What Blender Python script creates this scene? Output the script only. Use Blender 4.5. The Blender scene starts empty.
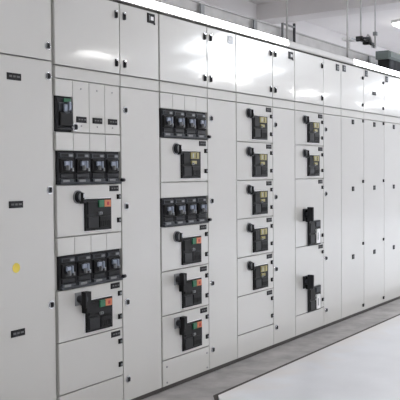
import bpy, math, random
from mathutils import Matrix, Vector
random.seed(7)
S = bpy.context.scene
COL = S.collection

# ---------------------------------------------------------------- materials
def mat(name, rgb, rough=0.5, metal=0.0, coat=0.0, coat_rough=0.05, noise=0.0, nscale=3.0, bump=0.0, bscale=2.0, emit=None, espec=None):
    m = bpy.data.materials.new(name); m.use_nodes = True
    nt = m.node_tree; b = nt.nodes['Principled BSDF']
    b.inputs['Base Color'].default_value = (*rgb, 1)
    b.inputs['Roughness'].default_value = rough
    b.inputs['Metallic'].default_value = metal
    b.inputs['Coat Weight'].default_value = coat
    b.inputs['Coat Roughness'].default_value = coat_rough
    if espec is not None: b.inputs['Specular IOR Level'].default_value = espec
    if emit:
        b.inputs['Emission Color'].default_value = (*emit[0], 1)
        b.inputs['Emission Strength'].default_value = emit[1]
    if noise or bump:
        tc = nt.nodes.new('ShaderNodeTexCoord')
        if noise:
            n = nt.nodes.new('ShaderNodeTexNoise'); n.inputs['Scale'].default_value = nscale; n.inputs['Detail'].default_value = 5
            nt.links.new(tc.outputs['Object'], n.inputs['Vector'])
            r = nt.nodes.new('ShaderNodeValToRGB')
            r.color_ramp.elements[0].position = 0.3; r.color_ramp.elements[1].position = 0.7
            r.color_ramp.elements[0].color = (*[c*(1-noise) for c in rgb], 1)
            r.color_ramp.elements[1].color = (*[min(1, c*(1+noise)) for c in rgb], 1)
            nt.links.new(n.outputs['Fac'], r.inputs['Fac']); nt.links.new(r.outputs['Color'], b.inputs['Base Color'])
        if bump:
            n2 = nt.nodes.new('ShaderNodeTexNoise'); n2.inputs['Scale'].default_value = bscale; n2.inputs['Detail'].default_value = 0
            nt.links.new(tc.outputs['Object'], n2.inputs['Vector'])
            bp = nt.nodes.new('ShaderNodeBump'); bp.inputs['Strength'].default_value = 1.0; bp.inputs['Distance'].default_value = bump
            nt.links.new(n2.outputs['Fac'], bp.inputs['Height']); nt.links.new(bp.outputs['Normal'], b.inputs['Normal'])
            nt.links.new(bp.outputs['Normal'], b.inputs['Coat Normal'])
    return m

PAINT = mat('grey_paint', (.615, .61, .585), .27, coat=.8, coat_rough=.075, noise=.012, nscale=1.5, bump=.008, bscale=2.2)
RAIL = mat('rail_paint', (.615, .61, .585), .42, coat=.3, coat_rough=.1)
BODY = mat('body_paint', (.42, .42, .40), .5)
GASKET_SHADE = mat('gasket_and_gap_shade', (.06, .055, .05), .7)  # door seals, plinth, and the painted shade under the roof lip
BLACK = mat('black_plastic', (.010, .010, .011), .5, espec=.25)
DARK = mat('dark_plastic', (.020, .021, .025), .5, espec=.3)
SLATE = mat('slate_plastic', (.055, .06, .07), .5, espec=.3)
MID = mat('mid_grey_plastic', (.24, .25, .26), .4)
PALE = mat('pale_plastic', (.55, .58, .62), .25)
SILVER = mat('pale_blue_metal', (.30, .34, .42), .3, metal=.4)
CHROME = mat('chrome', (.75, .76, .78), .18, metal=1)
WHITE = mat('white_plate', (.85, .85, .86), .4)
GREEN = mat('green_tag', (.02, .15, .07), .45)
ORANGE = mat('orange_tag', (.62, .20, .09), .45)
RED = mat('red_plastic', (.45, .03, .05), .4)
OLIVE = mat('yellow_tag', (.36, .32, .13), .45)
YELLOW = mat('yellow_sticker', (.85, .68, .10), .5)
MAROON = mat('maroon_plastic', (.12, .03, .07), .4)
PLATE = mat('nameplate_black', (.015, .015, .017), .5, espec=.2)
PANEL = mat('panel_plastic', (.022, .023, .026), .5, espec=.3)
LET = mat('faded_lettering', (.12, .12, .125), .5)
GALV = mat('galvanised_steel', (.55, .545, .545), .5, metal=.1, noise=.12, nscale=6)
CABLE = mat('cable_sheath', (.16, .155, .15), .6, noise=.2, nscale=8)
CABLEL = mat('cable_sheath_light', (.38, .37, .36), .6)
CEIL = mat('ceiling_paint', (.86, .845, .85), .8, noise=.02, nscale=1.2)
BEAM = mat('beam_paint', (.80, .78, .785), .8, noise=.02, nscale=1.2)
WALL = mat('wall_paint', (.80, .785, .79), .8, noise=.03, nscale=1.5)
CONC = mat('concrete', (.40, .385, .378), .6, noise=.22, nscale=6, bump=.004, bscale=25)
EPOXY = mat('pale_epoxy', (.77, .785, .82), .35, noise=.05, nscale=2.6, coat=.2, coat_rough=.15)
JOINT = mat('joint_dark', (.07, .06, .055), .8)
LAMP = mat('lamp_diffuser', (.9, .9, .9), .5, emit=((1, .985, .955), 30))
FAR = mat('bright_lamp_diffuser', (.9, .9, .9), .5, emit=((1, .985, .96), 62))
COOL = mat('added_cool_diffuser', (.9, .9, .9), .5, emit=((.90, .95, 1), 36))
STRIPL = mat('strip_lamp_diffuser', (.9, .9, .9), .5, emit=((1, .99, 1), 12))
HOUS = mat('lamp_housing', (.75, .75, .75), .5)
GREENG = mat('grey_green_sheet', (.12, .15, .145), .5)
TRIMW = mat('light_cover_sheet', (.66, .65, .64), .4, noise=.05, nscale=4)

def worn_rim(m):
    nt = m.node_tree; b = nt.nodes['Principled BSDF']
    src = b.inputs['Base Color'].links[0].from_socket
    tc = nt.nodes.new('ShaderNodeTexCoord'); sp = nt.nodes.new('ShaderNodeSeparateXYZ'); nt.links.new(tc.outputs['Object'], sp.inputs[0])
    n = nt.nodes.new('ShaderNodeTexNoise'); n.inputs['Scale'].default_value = 4.5; n.inputs['Detail'].default_value = 6
    nt.links.new(tc.outputs['Object'], n.inputs['Vector'])
    a = nt.nodes.new('ShaderNodeMath'); a.operation = 'MULTIPLY_ADD'; a.inputs[1].default_value = .7
    nt.links.new(n.outputs['Fac'], a.inputs[0]); nt.links.new(sp.outputs['Y'], a.inputs[2])
    mr = nt.nodes.new('ShaderNodeMapRange'); mr.inputs['From Min'].default_value = -.22; mr.inputs['From Max'].default_value = .2
    mr.inputs['To Max'].default_value = .7
    nt.links.new(a.outputs[0], mr.inputs['Value'])
    mx = nt.nodes.new('ShaderNodeMix'); mx.data_type = 'RGBA'; mx.inputs['B'].default_value = (.76, .69, .62, 1)
    nt.links.new(src, mx.inputs['A']); nt.links.new(mr.outputs[0], mx.inputs['Factor'])
    nt.links.new(mx.outputs['Result'], b.inputs['Base Color'])
worn_rim(EPOXY)
# ---------------------------------------------------------------- mesh helper
class MB:
    def __init__(s): s.v = []; s.f = []; s.m = []; s.mats = []; s.sm = []
    def mi(s, m):
        if m not in s.mats: s.mats.append(m)
        return s.mats.index(m)
    def box(s, x0, x1, y0, y1, z0, z1, m, ch=0.0):
        i = len(s.v); k = s.mi(m)
        if ch <= 0:
            s.v += [(x0,y0,z0),(x1,y0,z0),(x1,y1,z0),(x0,y1,z0),(x0,y0,z1),(x1,y0,z1),(x1,y1,z1),(x0,y1,z1)]
            fs = [(0,3,2,1),(4,5,6,7),(0,1,5,4),(1,2,6,5),(2,3,7,6),(3,0,4,7)]
        else:   # chamfered front (towards -y) edges
            c = ch
            s.v += [(x0,y1,z0),(x1,y1,z0),(x1,y1,z1),(x0,y1,z1),
                    (x0,y0+c,z0),(x1,y0+c,z0),(x1,y0+c,z1),(x0,y0+c,z1),
                    (x0+c,y0,z0+c),(x1-c,y0,z0+c),(x1-c,y0,z1-c),(x0+c,y0,z1-c)]
            fs = [(0,1,2,3)]
            for a in range(4):
                b = (a+1) % 4
                fs.append((a, 4+a, 4+b, b)); fs.append((4+a, 8+a, 8+b, 4+b))
            fs.append((8,11,10,9)); fs[-1] = (8,9,10,11)
        for f in fs: s.f.append(tuple(i+q for q in f)); s.m.append(k); s.sm.append(False)
        return s
    def cyl(s, c, r, y0, y1, m, n=20, axis='y', r2=None, sm=True):
        # cylinder along an axis between y0 and y1, centre c = the other two coordinates
        i = len(s.v); k = s.mi(m); r2 = r if r2 is None else r2
        def P(u, w, t):
            return {'y': (u, t, w), 'x': (t, u, w), 'z': (u, w, t)}[axis]
        for t, rr in ((y0, r), (y1, r2)):
            for a in range(n):
                th = 2*math.pi*a/n
                s.v.append(P(c[0]+rr*math.cos(th), c[1]+rr*math.sin(th), t))
        for a in range(n):
            b = (a+1) % n
            s.f.append((i+a, i+b, i+n+b, i+n+a)); s.m.append(k); s.sm.append(sm)
        s.f.append(tuple(i+a for a in range(n))); s.m.append(k); s.sm.append(False)
        s.f.append(tuple(i+n+a for a in reversed(range(n)))); s.m.append(k); s.sm.append(False)
        return s
    def tube(s, pts, r, m, n=8):
        i = len(s.v); k = s.mi(m); pts = [Vector(p) for p in pts]
        for j, p in enumerate(pts):
            d = (pts[min(j+1, len(pts)-1)] - pts[max(j-1, 0)]).normalized()
            u = d.cross(Vector((0, 0, 1)));  u = u.normalized() if u.length > 1e-3 else Vector((1, 0, 0))
            w = d.cross(u)
            for a in range(n):
                th = 2*math.pi*a/n; s.v.append(tuple(p + r*(math.cos(th)*u + math.sin(th)*w)))
        for j in range(len(pts)-1):
            for a in range(n):
                b = (a+1) % n
                s.f.append((i+j*n+a, i+j*n+b, i+(j+1)*n+b, i+(j+1)*n+a)); s.m.append(k); s.sm.append(True)
        s.f.append(tuple(i+a for a in range(n))); s.m.append(k); s.sm.append(False)
        e = i+(len(pts)-1)*n
        s.f.append(tuple(e+a for a in reversed(range(n)))); s.m.append(k); s.sm.append(False)
        return s
    def poly(s, pts, z0, z1, m):
        i = len(s.v); k = s.mi(m); n = len(pts)
        s.v += [(x, y, z0) for x, y in pts] + [(x, y, z1) for x, y in pts]
        s.f.append(tuple(i+a for a in reversed(range(n)))); s.m.append(k); s.sm.append(False)
        s.f.append(tuple(i+n+a for a in range(n))); s.m.append(k); s.sm.append(False)
        for a in range(n):
            b = (a+1) % n
            s.f.append((i+a, i+b, i+n+b, i+n+a)); s.m.append(k); s.sm.append(False)
        return s
    def build(s, name, parent=None, loc=(0,0,0), rot=(0,0,0)):
        me = bpy.data.meshes.new(name); me.from_pydata(s.v, [], s.f)
        for m in s.mats: me.materials.append(m)
        me.polygons.foreach_set('material_index', s.m); me.polygons.foreach_set('use_smooth', s.sm)
        me.update()
        import bmesh
        bm = bmesh.new(); bm.from_mesh(me); bmesh.ops.recalc_face_normals(bm, faces=bm.faces); bm.to_mesh(me); bm.free()
        o = bpy.data.objects.new(name, me); COL.objects.link(o)
        o.location = loc; o.rotation_euler = rot
        if parent: o.parent = parent
        return o

def put(src, parent, loc, name=None, label=None):
    """a copy of a small part (with its children) under another parent"""
    o = src.copy(); COL.objects.link(o); o.parent = parent; o.location = loc
    if label: o['label'] = label
    for ch in protos.get(src, ()):
        c = ch.copy(); COL.objects.link(c); c.parent = o
    return o
protos = {}
class Proto:
    """makes the first instance itself, later ones as object copies"""
    def __init__(s, name, fn): s.name = name; s.fn = fn; s.o = None
    def __call__(s, parent, loc, label=None):
        if s.o is None:
            s.o = s.fn(s.name); s.o.parent = parent; s.o.location = loc
            if label: s.o['label'] = label
            return s.o
        o = put(s.o, parent, loc)
        if 'label' in o.keys(): del o['label']
        if label: o['label'] = label
        return o

def thing(name, label, cat, loc=(0,0,0), group=None, rot=(0,0,0)):
    o = bpy.data.objects.new(name, None); COL.objects.link(o); o.location = loc; o.rotation_euler = rot
    o.empty_display_size = .1
    o['label'] = label; o['category'] = cat
    if group: o['group'] = group
    return o
def tag(o, label, cat, group=None, kind=None):
    o['label'] = label; o['category'] = cat
    if group: o['group'] = group
    if kind: o['kind'] = kind
    return o
def struct(o): o['kind'] = 'structure'; return o

# ---------------------------------------------------------------- room
XL, XR, YB, YF, ZC = -3.0, 27.0, 2.15, -9.0, 3.45
floor = MB().poly([(XL,YF),(XR,YF),(XR,-.3245),(4.045,-.3245),(3.33,-.875),(XL,-.875)], -.08, 0, EPOXY)
struct(floor.build('floor'))
struct(MB().box(XL, XR, -.86, YB, -.16, -.0752, CONC).build('floor_base'))
struct(MB().poly([(4.035,-.324),(XR,-.324),(XR,-.2985),(4.03,-.2985),(3.31,-.846),(3.305,-.875)], -.0755, -.0012, JOINT).build('floor_joint'))
strip = MB()
strip.poly([(4.03,-.298),(XR,-.298),(XR,YB),(XL,YB),(XL,-.846),(3.31,-.846)], -.075, -.002, CONC)
struct(strip.build('floor_strip'))
struct(MB().box(XL, XR, YF, YB, ZC, ZC+.1, CEIL).build('ceiling'))
struct(MB().box(XL, XR, YB, YB+.1, -.16, ZC, WALL).build('wall_back'))
struct(MB().box(XL, XR, YF-.1, YF, -.16, ZC, WALL).build('wall_front'))
struct(MB().box(XL-.1, XL, YF, YB, -.16, ZC, WALL).build('wall_left'))
struct(MB().box(XR, XR+.1, YF, YB, -.16, ZC, WALL).build('wall_right'))
for i, (x, w, h) in enumerate(((8.95, .35, .2), (15.7, .35, .2), (20.7, .3, .2))):
    struct(MB().box(x, x+w, YF, YB, ZC-h, ZC, BEAM).build('ceiling_beam'))

# ---------------------------------------------------------------- small repeated parts
G = .533     # device cabinet width
M0 = .2722   # height of one module

def f_lock(name):   # square quarter-turn lock in a chrome rim
    return (MB().cyl((0,0), .021, -.005, .002, CHROME).cyl((0,0), .016, -.008, -.004, MID).box(-.009,.009,-.014,-.003,-.012,.012, DARK, .003)
            .box(-.003,.003,-.015,-.011,-.009,.009, BLACK)).build(name)
lock = Proto('door_lock', f_lock)
def f_slock(name):   # small square latch by each module
    return (MB().box(-.014,.014,-.010,.001,-.0135,.0135, BLACK, .003).cyl((0,0), .007, -.014, -.009, MID)).build(name)
slock = Proto('door_latch', f_slock)
def f_lever(name):   # upright swing lever
    return (MB().box(-.008,.008,-.006,.001,-.021,.021, SLATE, .002).box(-.006,.006,-.016,-.006,-.020,.011, BLACK, .003)
            .cyl((0,.016), .006, -.012, -.004, CHROME)).build(name)
lever = Proto('door_lever', f_lever)
def f_plate(name):
    b = MB().box(-.038,.038,-.005,.001,-.0155,.0155, PLATE, .0015)
    for a, w in ((-.026,.012),(-.006,.014),(.017,.014)): b.box(a, a+w, -.0058,-.0045,-.003,.004, LET)
    return b.build(name)
plate = Proto('nameplate', f_plate)
def f_bigplate(name):
    b = MB().box(-.045,.045,-.005,.001,-.0165,.0165, PLATE, .0015)
    for a, w in ((-.034,.018),(-.009,.016),(.014,.02)): b.box(a, a+w, -.0058,-.0045,-.004,.005, LET)
    return b.build(name)
bigplate = Proto('nameplate', f_bigplate)
def f_sq(name):   # small square warning plate
    return MB().box(-.024,.024,-.005,.001,-.021,.021, PLATE, .0015).box(-.012,.012,-.0058,-.0045,-.008,.006, SLATE).build(name)
sqplate = Proto('square_nameplate', f_sq)
def f_logo(name):    # black square badge with a white block mark
    b = MB().box(-.036,.036,-.005,.001,-.028,.028, PLATE, .0015)
    b.box(-.006,.020,-.0062,-.0045,-.012,.010, WHITE); b.box(.022,.036,-.0066,-.0045,-.036,-.022, PLATE)
    b.box(-.020,-.014,-.0060,-.0045,-.016,.016, MID)
    return b.build(name)
logo = Proto('emblem_badge', f_logo)
def f_logo2(name):
    b = MB().box(-.032,.032,-.005,.001,-.028,.028, SLATE, .0015)
    b.box(-.014,.016,-.0062,-.0045,-.016,.014, MID); b.box(-.004,.006,-.0068,-.0045,-.008,.006, SLATE)
    return b.build(name)
logo2 = Proto('emblem_badge', f_logo2)
def f_logo3(name):
    b = MB().box(-.034,.034,-.004,.001,-.028,.028, PALE, .0015)
    b.box(-.024,.024,-.0052,-.0035,-.002,.018, WHITE)
    return b.build(name)
logo3 = Proto('emblem_badge', f_logo3)

def f_rotary(name):   # round escutcheon with a T grip, pointing sideways
    b = MB().cyl((0,0), .036, -.006, .001, MID, 28)
    b.cyl((0,0), .030, -.014, -.005, DARK, 24).cyl((0,0), .026, -.026, -.014, SLATE, 24).cyl((0,0), .022, -.031, -.026, MID, 20)
    b.box(-.008,.008,-.044,-.030,-.030,.022, BLACK, .004).box(-.004,.004,-.0455,-.042,-.004,.018, PALE)
    b.box(.012,.050,-.018,-.002,-.036,-.014, DARK, .003)
    return b.build(name)
rotary = Proto('rotary_handle', f_rotary)
def f_rotary2(name):  # upright grip standing well off the door, with an actuator block
    b = MB().box(-.024,.028,-.006,.001,-.040,.030, MID, .003)
    b.cyl((.005,-.005), .020, -.050, -.005, SLATE, 20)
    b.box(-.026,-.008,-.074,-.048,-.046,.040, BLACK, .004).box(-.022,-.012,-.0755,-.072,-.030,.030, DARK)
    b.box(.030,.072,-.034,.001,-.085,.028, BLACK, .004)
    b.box(.008,.030,-.030,-.010,-.040,-.012, SLATE, .002)
    return b.build(name)
rotary2 = Proto('rotary_handle', f_rotary2)
def f_rotary3(name):  # the larger pair, block plus short lever
    b = MB().box(-.035,.040,-.010,.001,-.055,.045, DARK, .003)
    b.cyl((.0,-.005), .022, -.045, -.005, SLATE, 20)
    b.box(-.032,-.012,-.090,-.040,-.050,.060, DARK, .004)
    b.box(.0,.048,-.045,-.008,-.062,.040, BLACK, .005).box(.010,.028,-.0475,-.043,-.020,.020, SLATE)
    b.box(-.012,.022,-.062,-.045,-.020,.006, SLATE, .002)
    return b.build(name)
rotary3 = Proto('rotary_handle', f_rotary3)

def mccb(kind, w=.216, h=.170):
    def fn(name):
        b = MB()
        b.box(-.007, w+.004, -.014, .001, -h-.006, .004, WHITE if kind != 'wide' else MID, .002)   # pale bezel
        b.box(0, w, -.026, .001, -h, 0, BLACK, .004)
        b.box(.012, w*.46, -.034, -.024, -h+.014, -h*.56, PANEL, .003)      # lower left panel
        b.box(w*.50, w-.012, -.032, -.024, -h+.014, -h*.56, BLACK, .003)
        b.box(.012, w*.40, -.032, -.024, -h*.48, -.014, BLACK, .003)
        b.box(w*.47, w*.58, -.036, -.024, -h*.50, -h*.42, MID)             # small centre mark
        b.box(w*.50, w*.55, -.0365, -.034, -h*.48, -h*.44, DARK)
        for q in range(5):                                                  # vents
            b.box(w*.55+q*.016, w*.55+q*.016+.008, -.034, -.030, -h+.022, -h+.05, BLACK)
        return b.build(name)
    return Proto('circuit_breaker', fn)
br_a = mccb('norm'); br_w = mccb('wide', .225, .200)
def f_tag_go(name):
    return (MB().box(.102,.146,-.034,-.024,-.046,-.008, GREEN, .002).box(.146,.202,-.034,-.024,-.046,-.008, ORANGE, .002)
            .box(.168,.184,-.0355,-.033,-.036,-.018, RED)).build(name)
tag_go = Proto('status_label', f_tag_go)
def f_tag_y(name):
    return (MB().box(.090,.185,-.034,-.024,-.048,-.006, OLIVE, .002).box(.112,.120,-.0352,-.033,-.040,-.014, PALE)
            .box(.145,.152,-.0352,-.033,-.044,-.010, DARK)
            .box(.100,.158,-.034,-.024,-.080,-.060, OLIVE, .002)).build(name)
tag_y = Proto('status_label', f_tag_y)
def f_tag_w(name):
    return (MB().box(.118,.190,-.040,-.024,-.188,-.070, WHITE, .003).box(.136,.148,-.0415,-.039,-.160,-.100, MID)
            .box(.120,.205,-.034,-.024,-.050,-.012, SLATE, .002)).build(name)
tag_w = Proto('white_cover', f_tag_w)

# row of four switch units
def f_unit(name):
    b = MB().box(.003,.123,-.022,.004,-.168,-.004, DARK, .004)
    b.box(.010,.116,-.030,-.020,-.032,-.010, SLATE, .002)       # top terminal strip
    b.box(.022,.070,-.0315,-.029,-.028,-.014, BLACK).box(.078,.104,-.0315,-.029,-.028,-.016, MID)
    b.box(.012,.114,-.036,-.020,-.112,-.040, BLACK, .005)       # raised middle
    b.box(.014,.112,-.030,-.020,-.140,-.116, DARK, .003)
    b.box(.012,.114,-.034,-.020,-.164,-.144, SLATE, .002)       # bottom terminal strip
    b.box(.026,.076,-.0355,-.033,-.160,-.148, MID)
    return b.build(name)
unit = Proto('switch_unit', f_unit)
def f_toggle(name):   # pale moulded toggle with a wedge grip
    b = MB().cyl((.058,-.072), .026, -.046, -.034, SLATE, 20)
    b.box(.030,.066,-.050,-.040,-.076,-.052, SILVER, .004)
    b.box(.062,.074,-.060,-.044,-.088,-.050, SILVER, .004)
    b.box(.040,.052,-.062,-.044,-.098,-.074, MID, .003)
    b.box(.092,.104,-.042,-.034,-.104,-.086, MID, .002)
    return b.build(name)
toggle = Proto('toggle', f_toggle)

# ---------------------------------------------------------------- cabinets
Z_TOP, Z_MID, Z_SEC = 2.286, 1.889, 1.820
def zm(i): return Z_SEC - i*M0      # top of module i

def door(name, root, x0, x1, z0, z1, tilt=(0,0), mat_=None, y=0.0):
    cx, cz = (x0+x1)/2, (z0+z1)/2; w, h = (x1-x0)/2, (z1-z0)/2
    b = MB().box(-w, w, 0, .018, -h, h, mat_ or PAINT, .002)
    b.box(-w+.012, w-.012, .017, .021, -h+.012, h-.012, GASKET_SHADE)
    d = b.build(name, root, (cx, y, cz), (math.radians(tilt[0]), 0, math.radians(tilt[1])))
    d['_c'] = 0; del d['_c']
    return d, cx, cz

def cabinet(x0, w, label, gap=.006, z_split=Z_MID):
    r = thing('switchgear_cabinet', label, 'cabinet', (x0, 0, 0), 'grey cabinets of the long switchboard')
    MB().box(.001, w-.001, .021, .80, .027, 2.300, BODY).build('cabinet_body', r)
    MB().box(.001, w-.001, .012, .79, -.001, .027, GASKET_SHADE).build('plinth', r)
    MB().box(.001, w-.001, -.004, .80, 2.3005, 2.306, RAIL).box(.004, w-.004, .008, .022, 2.286, 2.3004, GASKET_SHADE).build('roof_lip', r)  # dark strip under the lip paints in the shade of the top gap
    return r

def header(r, w, g):
    MB().box(g, w-.003, .0, .020, Z_SEC+.003, Z_MID-.006, RAIL, .0015).build('header_rail', r)

def upper(r, w, g, tilt=(0,0), left=False, right=False, z0=Z_MID):
    d, cx, cz = door('upper_door', r, g, w-.003, z0+.002, Z_TOP, tilt)
    for z in (2.218, 1.950):
        if left: lever(d, (.037-cx, 0, z-cz))
        if right: lever(d, (w-.035-cx, 0, z-cz))
    return d, cx, cz

def cable_cab(x0, w, label, tilt=(0,0), left=True, right=False, gap=.003, locks=(1.690,1.145,.598,.154)):
    r = cabinet(x0, w, label)
    header(r, w, gap)
    u = upper(r, w, gap, tilt, left, right)
    d, cx, cz = door('lower_door', r, gap, w-.003, .028, Z_SEC-.002)
    for z in locks: lock(d, (.040-cx, 0, z-cz))
    return r, u, (d, cx, cz)

def module_door(r, w, g, i, n=1, name='module_door', labelled=True, latches=True, zlow=None, x1=None):
    zt = zm(i) - .002; zb = (zm(i+n) + .003) if zlow is None else zlow
    d, cx, cz = door(name, r, g, (x1 or w-.003), zb, zt)
    if labelled: plate(d, (w-.066-cx, 0, zm(i)-.026-cz))
    if latches:
        slock(d, (w-.028-cx, 0, zm(i)-.073-cz))
        slock(d, (w-.028-cx, 0, zm(i+n)+.068-cz))
    return d

def breaker_module(r, w, g, i, tagp, hand, lab=None):
    module_door(r, w, g, i)
    b = br_a(r, (.214, .012, zm(i)-.079))
    tagp(b, (0,0,0))
    hz = {'r': .065, 'v': .055}[hand]
    (rotary if hand == 'r' else rotary2)(r, (.168 if hand == 'r' else .160, 0, zm(i)-hz))

def switch_row(r, w, g, i, covers=4):
    zt, zb = zm(i)-.002, zm(i+1)+.002
    zc = zm(i)-.096
    n = 4; cw = (w-.003-g)/covers
    for k in range(covers):      # blank cover slots above the units
        MB().box(g+k*cw+.0012, g+(k+1)*cw-.0012, .001, .019, zc+.002, zt, PAINT, .0012).build('cover_slot', r)
    MB().box(g+.014, w-.008, .012, .0215, zb, zc, BLACK).build('recess_plate', r)
    x = g+.014
    for k in range(n):
        u = unit(r, (x+k*.1240, .028, zc-.002))
        toggle(u, (0,0,0))
    MB().box(g+.015, w-.010, -.016, .012, zb, zb+.012, SLATE, .003).cyl((-.012, zb+.018), .010, w-.012, w+.012, DARK, 14, 'x').build('bottom_rail', r)

def plinth_panel(r, w, g, i=6, screws=False):
    d, cx, cz = door('bottom_panel', r, g, w-.003, .028, zm(i)-.003)
    if screws:
        for sx in (.052, w-.03):
            for z in (.145, .048):
                d2 = MB().cyl((0,0), .006, -.004, .001, MID, 12).build('screw', d, (sx-cx, 0, z-cz))
def device_cab(x0, w, label, tilt=(0,0), right=True, gap=.003, left=False):
    r = cabinet(x0, w, label); header(r, w, gap)
    return r, upper(r, w, gap, tilt, left, right)

# A : plain wide cabinet at the left
X = [2.478, 3.018, 3.551, 3.921, 4.454, 4.821, 5.354, 5.721, 6.254, 6.622, 7.148, 7.675, 8.215]
W = [X[i+1]-X[i] for i in range(12)]
r = cabinet(X[0], W[0], 'plain grey cabinet with a round yellow sticker on its tall door, leftmost of the row')
d, cx, cz = door('upper_door', r, .003, W[0]-.012, 1.905, Z_TOP)
lock(d, (W[0]-.042-cx, 0, 1.975-cz)); lock(d, (W[0]-.042-cx, 0, 2.235-cz))
d, cx, cz = door('lower_door', r, .003, W[0]-.012, .028, 1.898)
for z in (1.825, 1.252, .670, .120): lock(d, (W[0]-.042-cx, 0, z-cz))
for z in (1.800, 1.187, .565): bigplate(d, (.268-cx, 0, z-cz))
MB().cyl((0,0), .024, -.0015, .001, YELLOW, 24).build('yellow_sticker', d, (.264-cx, 0, .881-cz))['label'] = 'round yellow sticker'

# B : device cabinet with single breaker and three covers at the top
g = .012
r, u = device_cab(X[1], W[1], 'device cabinet with one breaker beside three narrow covers at its top', (0, 0), gap=g)
w = W[1]
zt, zb = zm(0)-.002, zm(1)+.003
MB().box(g, .140, .001, .019, zm(0)-.088, zt, PAINT, .0012).build('cover_slot', r)
for k in range(3):
    a = .142 + k*.1285
    c = MB().box(a+.001, a+.1265, .001, .019, zb, zt, PAINT, .0012).build('cover_slot', r)
    c['label'] = 'narrow cover with a black nameplate'
    plate(c, (a+.063, 0, 1.618))
    MB().cyl((a+.063, 1.585), .004, -.002, .002, MID, 10).cyl((a+.063, 1.78), .004, -.002, .002, MID, 10).build('screw', c)
MB().box(g+.008, .140, .012, .0215, zb, zm(0)-.088, BLACK).build('recess_plate', r)
sb = MB().box(.014,.128,-.024,.012,zb+.004,zm(0)-.092, DARK, .004)
sb.box(.024,.130,-.032,-.022,1.655,1.700, SLATE, .003).box(.030,.126,-.038,-.022,1.580,1.650, BLACK, .004)
sb.box(.060,.110,-.034,-.030,1.704,1.722, GREEN).box(.026,.128,-.032,-.022,zb+.008,1.574, DARK, .003)
sb = sb.build('circuit_breaker', r, (.012, .032, 0))
MB().cyl((.074,1.670), .028, -.042, -.030, SLATE, 20).box(.048,.074,-.050,-.040,1.654,1.690, SILVER, .004).box(.076,.092,-.058,-.040,1.660,1.704, SILVER, .004).build('toggle', sb)
lo = lock(r, (.155, .001, 1.577))
switch_row(r, w, g, 1)
breaker_module(r, w, g, 2, tag_go, 'r')
switch_row(r, w, g, 3)
breaker_module(r, w, g, 4, tag_go, 'v')
module_door(r, w, g, 5, name='blank_module_door')
plinth_panel(r, w, g)

# C
r, u, l = cable_cab(X[2], W[2], 'narrow cable cabinet with a black and white badge, between the two cabinets with switch rows', gap=.004)
logo(u[0], (.292-u[1], 0, 2.246-u[2]))

# D
g = .011
r, u = device_cab(X[3], W[3], 'device cabinet with two black switch rows and four breakers stacked below them', (0,0), gap=g)
w = W[3]
switch_row(r, w, g, 0)
breaker_module(r, w, g, 1, tag_y, 'r')
switch_row(r, w, g, 2, 1)
breaker_module(r, w, g, 3, tag_go, 'r')
breaker_module(r, w, g, 4, tag_go, 'v')
breaker_module(r, w, g, 5, tag_go, 'v')
plinth_panel(r, w, g, screws=True)

# E
r, u, l = cable_cab(X[4], W[4], 'narrow cable cabinet with a faint pale badge, left of the column of five breakers', (.0, 0))
logo3(u[0], (-.072+W[4]-u[1], 0, 2.240-u[2]))

# F
g = .004
r, u = device_cab(X[5], W[5], 'device cabinet with a column of five yellow-labelled breakers', (.0, 0), gap=g)
w = W[5]
for i in range(5): breaker_module(r, w, g, i, tag_y, 'r')
module_door(r, w, g, 5, name='blank_module_door')
plinth_panel(r, w, g)

# G
r, u, l = cable_cab(X[6], W[6], 'narrow cable cabinet with a black badge, right of the column of five breakers')
logo(u[0], (W[6]-.068-u[1], 0, 2.238-u[2]))

# H
r, u = device_cab(X[7], W[7], 'device cabinet with two small breakers above two tall doors with white-covered breakers', gap=g)
w = W[7]
breaker_module(r, w, g, 0, tag_y, 'r')
breaker_module(r, w, g, 1, tag_y, 'r')
for i in (2, 4):
    module_door(r, w, g, i, 2, name='tall_module_door')
    zt = zm(i) - .345
    b = br_w(r, (.216, .010, zt)); tag_w(b, (0,0,0))
    rotary3(r, (.168, 0, zt + .060))
plinth_panel(r, w, g)

# I
r, u, l = cable_cab(X[8], W[8], 'narrow cable cabinet directly right of the two tall doors with white-covered breakers', left=False)
logo2(u[0], (W[8]-.078-u[1], 0, 2.238-u[2]))
# J K L : wide cabinets with three square plates
labs = ['wide plain cabinet with three square black plates, nearest of the three at the right',
        'wide plain cabinet with a small black plate on its upper door, near the right edge',
        'wide plain cabinet cut by the right edge of the picture, farthest of the row']
for k in range(3):
    w = W[9+k]
    r = cabinet(X[9+k], w, labs[k]); header(r, w, .003)
    d, cx, cz = upper(r, w, .003)
    for z in (2.200, 1.950): sl = slock(d, (w-.030-cx, 0, z-cz))
    logo2(d, ((.066 if k != 1 else .058)-cx, 0, (2.245 if k != 1 else 2.25)-cz))
    if k == 1: bigplate(d, (.262-cx, 0, 2.080-cz))
    d, cx, cz = door('lower_door', r, .003, w-.003, .028, Z_SEC-.002)
    for z in (1.802, 1.240, .660, .078): slock(d, (w-.024-cx, 0, z-cz))
    for z in (1.782, 1.176, .556): sqplate(d, (w/2-cx, 0, z-cz))

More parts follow.
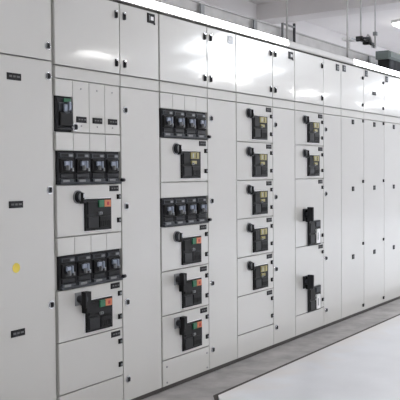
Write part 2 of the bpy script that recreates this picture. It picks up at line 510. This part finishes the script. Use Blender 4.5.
# ---------------------------------------------------------------- lamps and sheet on top of the cabinets
def strip_lamp(x0, x1, label):
    t = thing('strip_lamp', label, 'lamp', (x0, 0, 2.306), 'bare strip lamps along the cabinet tops')
    L = x1-x0
    MB().box(0, L, .045, .12, 0, .054, HOUS).build('lamp_housing', t)
    MB().box(.004, L-.004, -.005, .045, .004, .050, STRIPL, .008).build('lamp_diffuser', t)
bounds = [(2.50,3.68),(3.69,4.87),(4.88,5.62)]
for (a, b), s in zip(bounds, ('white glowing strip lamp on the cabinet tops, nearest to the left edge',
                              'white glowing strip lamp on the cabinet tops above the two switch-row cabinets',
                              'white glowing strip lamp on the cabinet tops above the column of five breakers')):
    strip_lamp(a, b, s)
strip_lamp(6.93, 8.20, 'white glowing strip lamp on the cabinet tops at the right edge')
c = MB().box(5.63, 6.92, -.002, .12, 2.306, 2.352, TRIMW, .006).build('cover_strip')
tag(c, 'pale metal cover strip on the cabinet tops between the glowing strip lamps', 'cover strip')

# ---------------------------------------------------------------- cable tray over the cabinets
ct = thing('cable_tray', 'long grey cable tray hung on rods above the cabinets', 'cable tray', (2.2, .45, 2.475))
LT = 8.6
MB().box(0, LT, 0, .008, 0, .13, GALV).box(0, LT, -.014, 0, .118, .13, GALV).box(0, LT, -.014, 0, 0, .012, GALV).build('side_rail', ct)
MB().box(0, LT, .442, .45, 0, .13, GALV).build('side_rail', ct)
rung = Proto('rung', lambda n: MB().box(-.02, .02, .008, .442, .01, .03, GALV).build(n))
for k in range(26): rung(ct, (.15+k*.3, 0, 0))
brk = Proto('bracket', lambda n: MB().box(-.03,.03,-.02,.47,-.03,-.001, MID).box(-.025,.025,-.03,-.018,-.05,.11, MID).build(n))
for x in (3.55, 5.05, 5.85, 8.36, 9.0): brk(ct, (x-2.2, 0, 0))
for x, zt in ((3.55, 3.45), (6.39, 3.45), (7.73, 3.45)):
    rr = MB().cyl((x-2.2, -.04), .010, 0, zt-2.475, GALV, 10, 'z').cyl((x-2.2, -.04), .02, -.03, .0, DARK, 10, 'z').build('hanger_rod', ct)
hd = MB().box(-.07,.17,-.04,-.02,.15,.162, MID).box(-.07,-.058,-.04,-.02,.0,.16, MID).box(.155,.17,-.04,-.02,.0,.19, SLATE).build('bracket_frame', ct, (4.19, 0, 0))
for k in range(5):
    pts = []
    y = .50 + k*.08
    for j in range(40):
        x = 2.2 + j*.2
        pts.append((x, y+.012*math.sin(j*.9+k*2), 2.565 + .008*(k % 2) + .01*math.sin(j*.6+k)))
    c = MB().tube(pts, .022, CABLE if k % 2 else CABLEL).build('power_cable')
    tag(c, 'thick power cable lying along the hung cable tray', 'cable', 'power cables in the tray')
# cable clutter slung from rods at the far end
cl = thing('cable_support', 'dark clamp bracket with looped cables slung between rods near the far ceiling', 'bracket', (8.20, .45, 2.72))
MB().box(-.08, .30, -.03, .03, .012, .024, SLATE).box(-.07,-.03,-.035,.035,.0,.05, DARK).box(.12,.18,-.035,.035,-.01,.03, BLACK).build('cross_bar', cl)
MB().tube([(-.10,-.03,.02),(-.03,-.05,-.005),(.06,-.05,.03),(.14,-.05,-.015),(.26,-.04,-.01)], .011, BLACK).tube([(-.04,-.04,.03),(.06,-.06,.045),(.12,-.05,.01),(.2,-.05,.0),(.31,-.02,-.02)], .011, SLATE).build('looped_cable', cl)
MB().tube([(.12,0,.04),(.18,0,.10),(.26,0,.08),(.30,0,.02),(.38,0,-.01)], .008, CABLEL).build('looped_cable', cl)
MB().cyl((-.04, -.01), .010, .01, .73, GALV, 10, 'z').cyl((.40, 0), .007, .14, .73, GALV, 10, 'z').box(.38,.42,-.02,.02,.12,.16,MID).build('hanger_rod', cl)
MB().box(.396,.404,-.01,.01,-.02,.14,GALV).box(.3,.404,-.01,.01,-.02,-.01,GALV).build('hook', cl)
sm = MB().box(-.07, .07, -.05, .05, 0, .028, WHITE, .004).box(-.05,.05,-.056,-.046,.006,.022, PALE).build('junction_box', None, (7.86, .45, 2.685))
tag(sm, 'small white box on the cable tray at the foot of a hanger rod', 'junction box')
# link for small box to the tray
MB().box(-.015,.015,-.01,.01,-.075,0, GALV).build('box_stem', sm)
# dark ribbed unit hanging by the right edge
du = thing('ventilation_unit', 'dark ribbed box with a grey-green hood standing above the cabinets at the right edge', 'ventilation unit', (8.16, .13, 2.306))
MB().box(0, .6, .0, .12, .07, .20, BLACK).build('unit_body', du)
fin = Proto('fin', lambda n: MB().box(0, .014, -.018, .0, .075, .195, SLATE).build(n))
for k in range(15): fin(du, (.01+k*.04, 0, 0))
MB().box(-.04, .64, -.03, .13, .20, .285, GREENG, .02).build('hood', du)
for x in (.03, .5): MB().box(x, x+.03, .01, .11, .0, .07, DARK).build('foot', du)

# ---------------------------------------------------------------- ceiling lamps, with added fill rows
def ceiling_lamp(x, y, label, lx=.62, ly=.16, drop=0.0, group='rows of ceiling lamps', m=None):
    t = thing('ceiling_lamp', label, 'ceiling lamp', (x, y, ZC-.07-drop), group)
    MB().box(-lx-.02, lx+.02, -ly-.02, ly+.02, .03, .069, HOUS).build('lamp_housing', t)
    MB().box(-lx, lx, -ly, ly, 0, .03, m or LAMP).build('lamp_diffuser', t)
    return t
ceiling_lamp(11.2, .72, 'bright ceiling lamp beyond the beam at the right edge', .20, .40)
for x in (-1.6, 2.1, 6.2, 10.35, 14.7, 18.7, 22.85):
    ceiling_lamp(x, -6.0, 'long ceiling lamp of the far row behind the viewer, mirrored in the upper doors', m=FAR)
for x, y in ((11.5, -3.9), (19.4, -3.9), (13.3, -5.1), (23.6, -5.1)):  # added panels, sized and placed for the glare on the upper doors
    ceiling_lamp(x, y, 'wide cool light panel added behind the viewer for the glare on the upper doors', .95, .58, group='added cool light panels', m=COOL)
for x in (1.0, 4.8, 8.2, 11.8, 15.2, 19.0):  # unseen fill row, added to even out light on the lower doors
    ceiling_lamp(x, -2.75, 'unseen long lamp added over the aisle to light the lower doors', .75, .12, group='added fill lamps over the aisle')
for x in (4.0, 6.6, 16.5, 20.5):  # hidden extra lamps, added to brighten the ceiling and back wall
    ceiling_lamp(x, 1.1, 'hidden lamp added above the cabinets to brighten the ceiling', .6, .12, .25, 'added lamps above the cabinets')

wd = bpy.data.worlds.new('world'); S.world = wd; wd.use_nodes = True
wd.node_tree.nodes['Background'].inputs['Color'].default_value = (.8, .82, .85, 1)
wd.node_tree.nodes['Background'].inputs['Strength'].default_value = .3

# ---------------------------------------------------------------- camera
f, yaw, pitch, roll, cz, cd = 805.518, .98754754, .03380034, -.00805567, 1.33251660, 2.87448888
F = Vector((math.sin(yaw)*math.cos(pitch), math.cos(yaw)*math.cos(pitch), -math.sin(pitch)))
Rr = Vector((math.cos(yaw), -math.sin(yaw), 0)); U = Rr.cross(F)
c_, s_ = math.cos(roll), math.sin(roll)
R2 = c_*Rr + s_*U; U2 = -s_*Rr + c_*U
cam = bpy.data.cameras.new('camera'); co = bpy.data.objects.new('camera', cam); COL.objects.link(co)
cam.sensor_width = 36; cam.sensor_height = 36; cam.sensor_fit = 'HORIZONTAL'; cam.lens = f*36/400
mt = Matrix((R2, U2, -F)).transposed().to_4x4(); mt.translation = Vector((0, -cd, cz))
co.matrix_world = mt; cam.clip_end = 200
S.camera = co
S.view_settings.view_transform = 'Standard'; S.view_settings.look = 'None'
S.view_settings.exposure = -1.34; S.view_settings.gamma = 1; S.view_settings.use_curve_mapping = False
S.cycles.use_denoising = True
S.cycles.max_bounces = 8; S.cycles.diffuse_bounces = 6
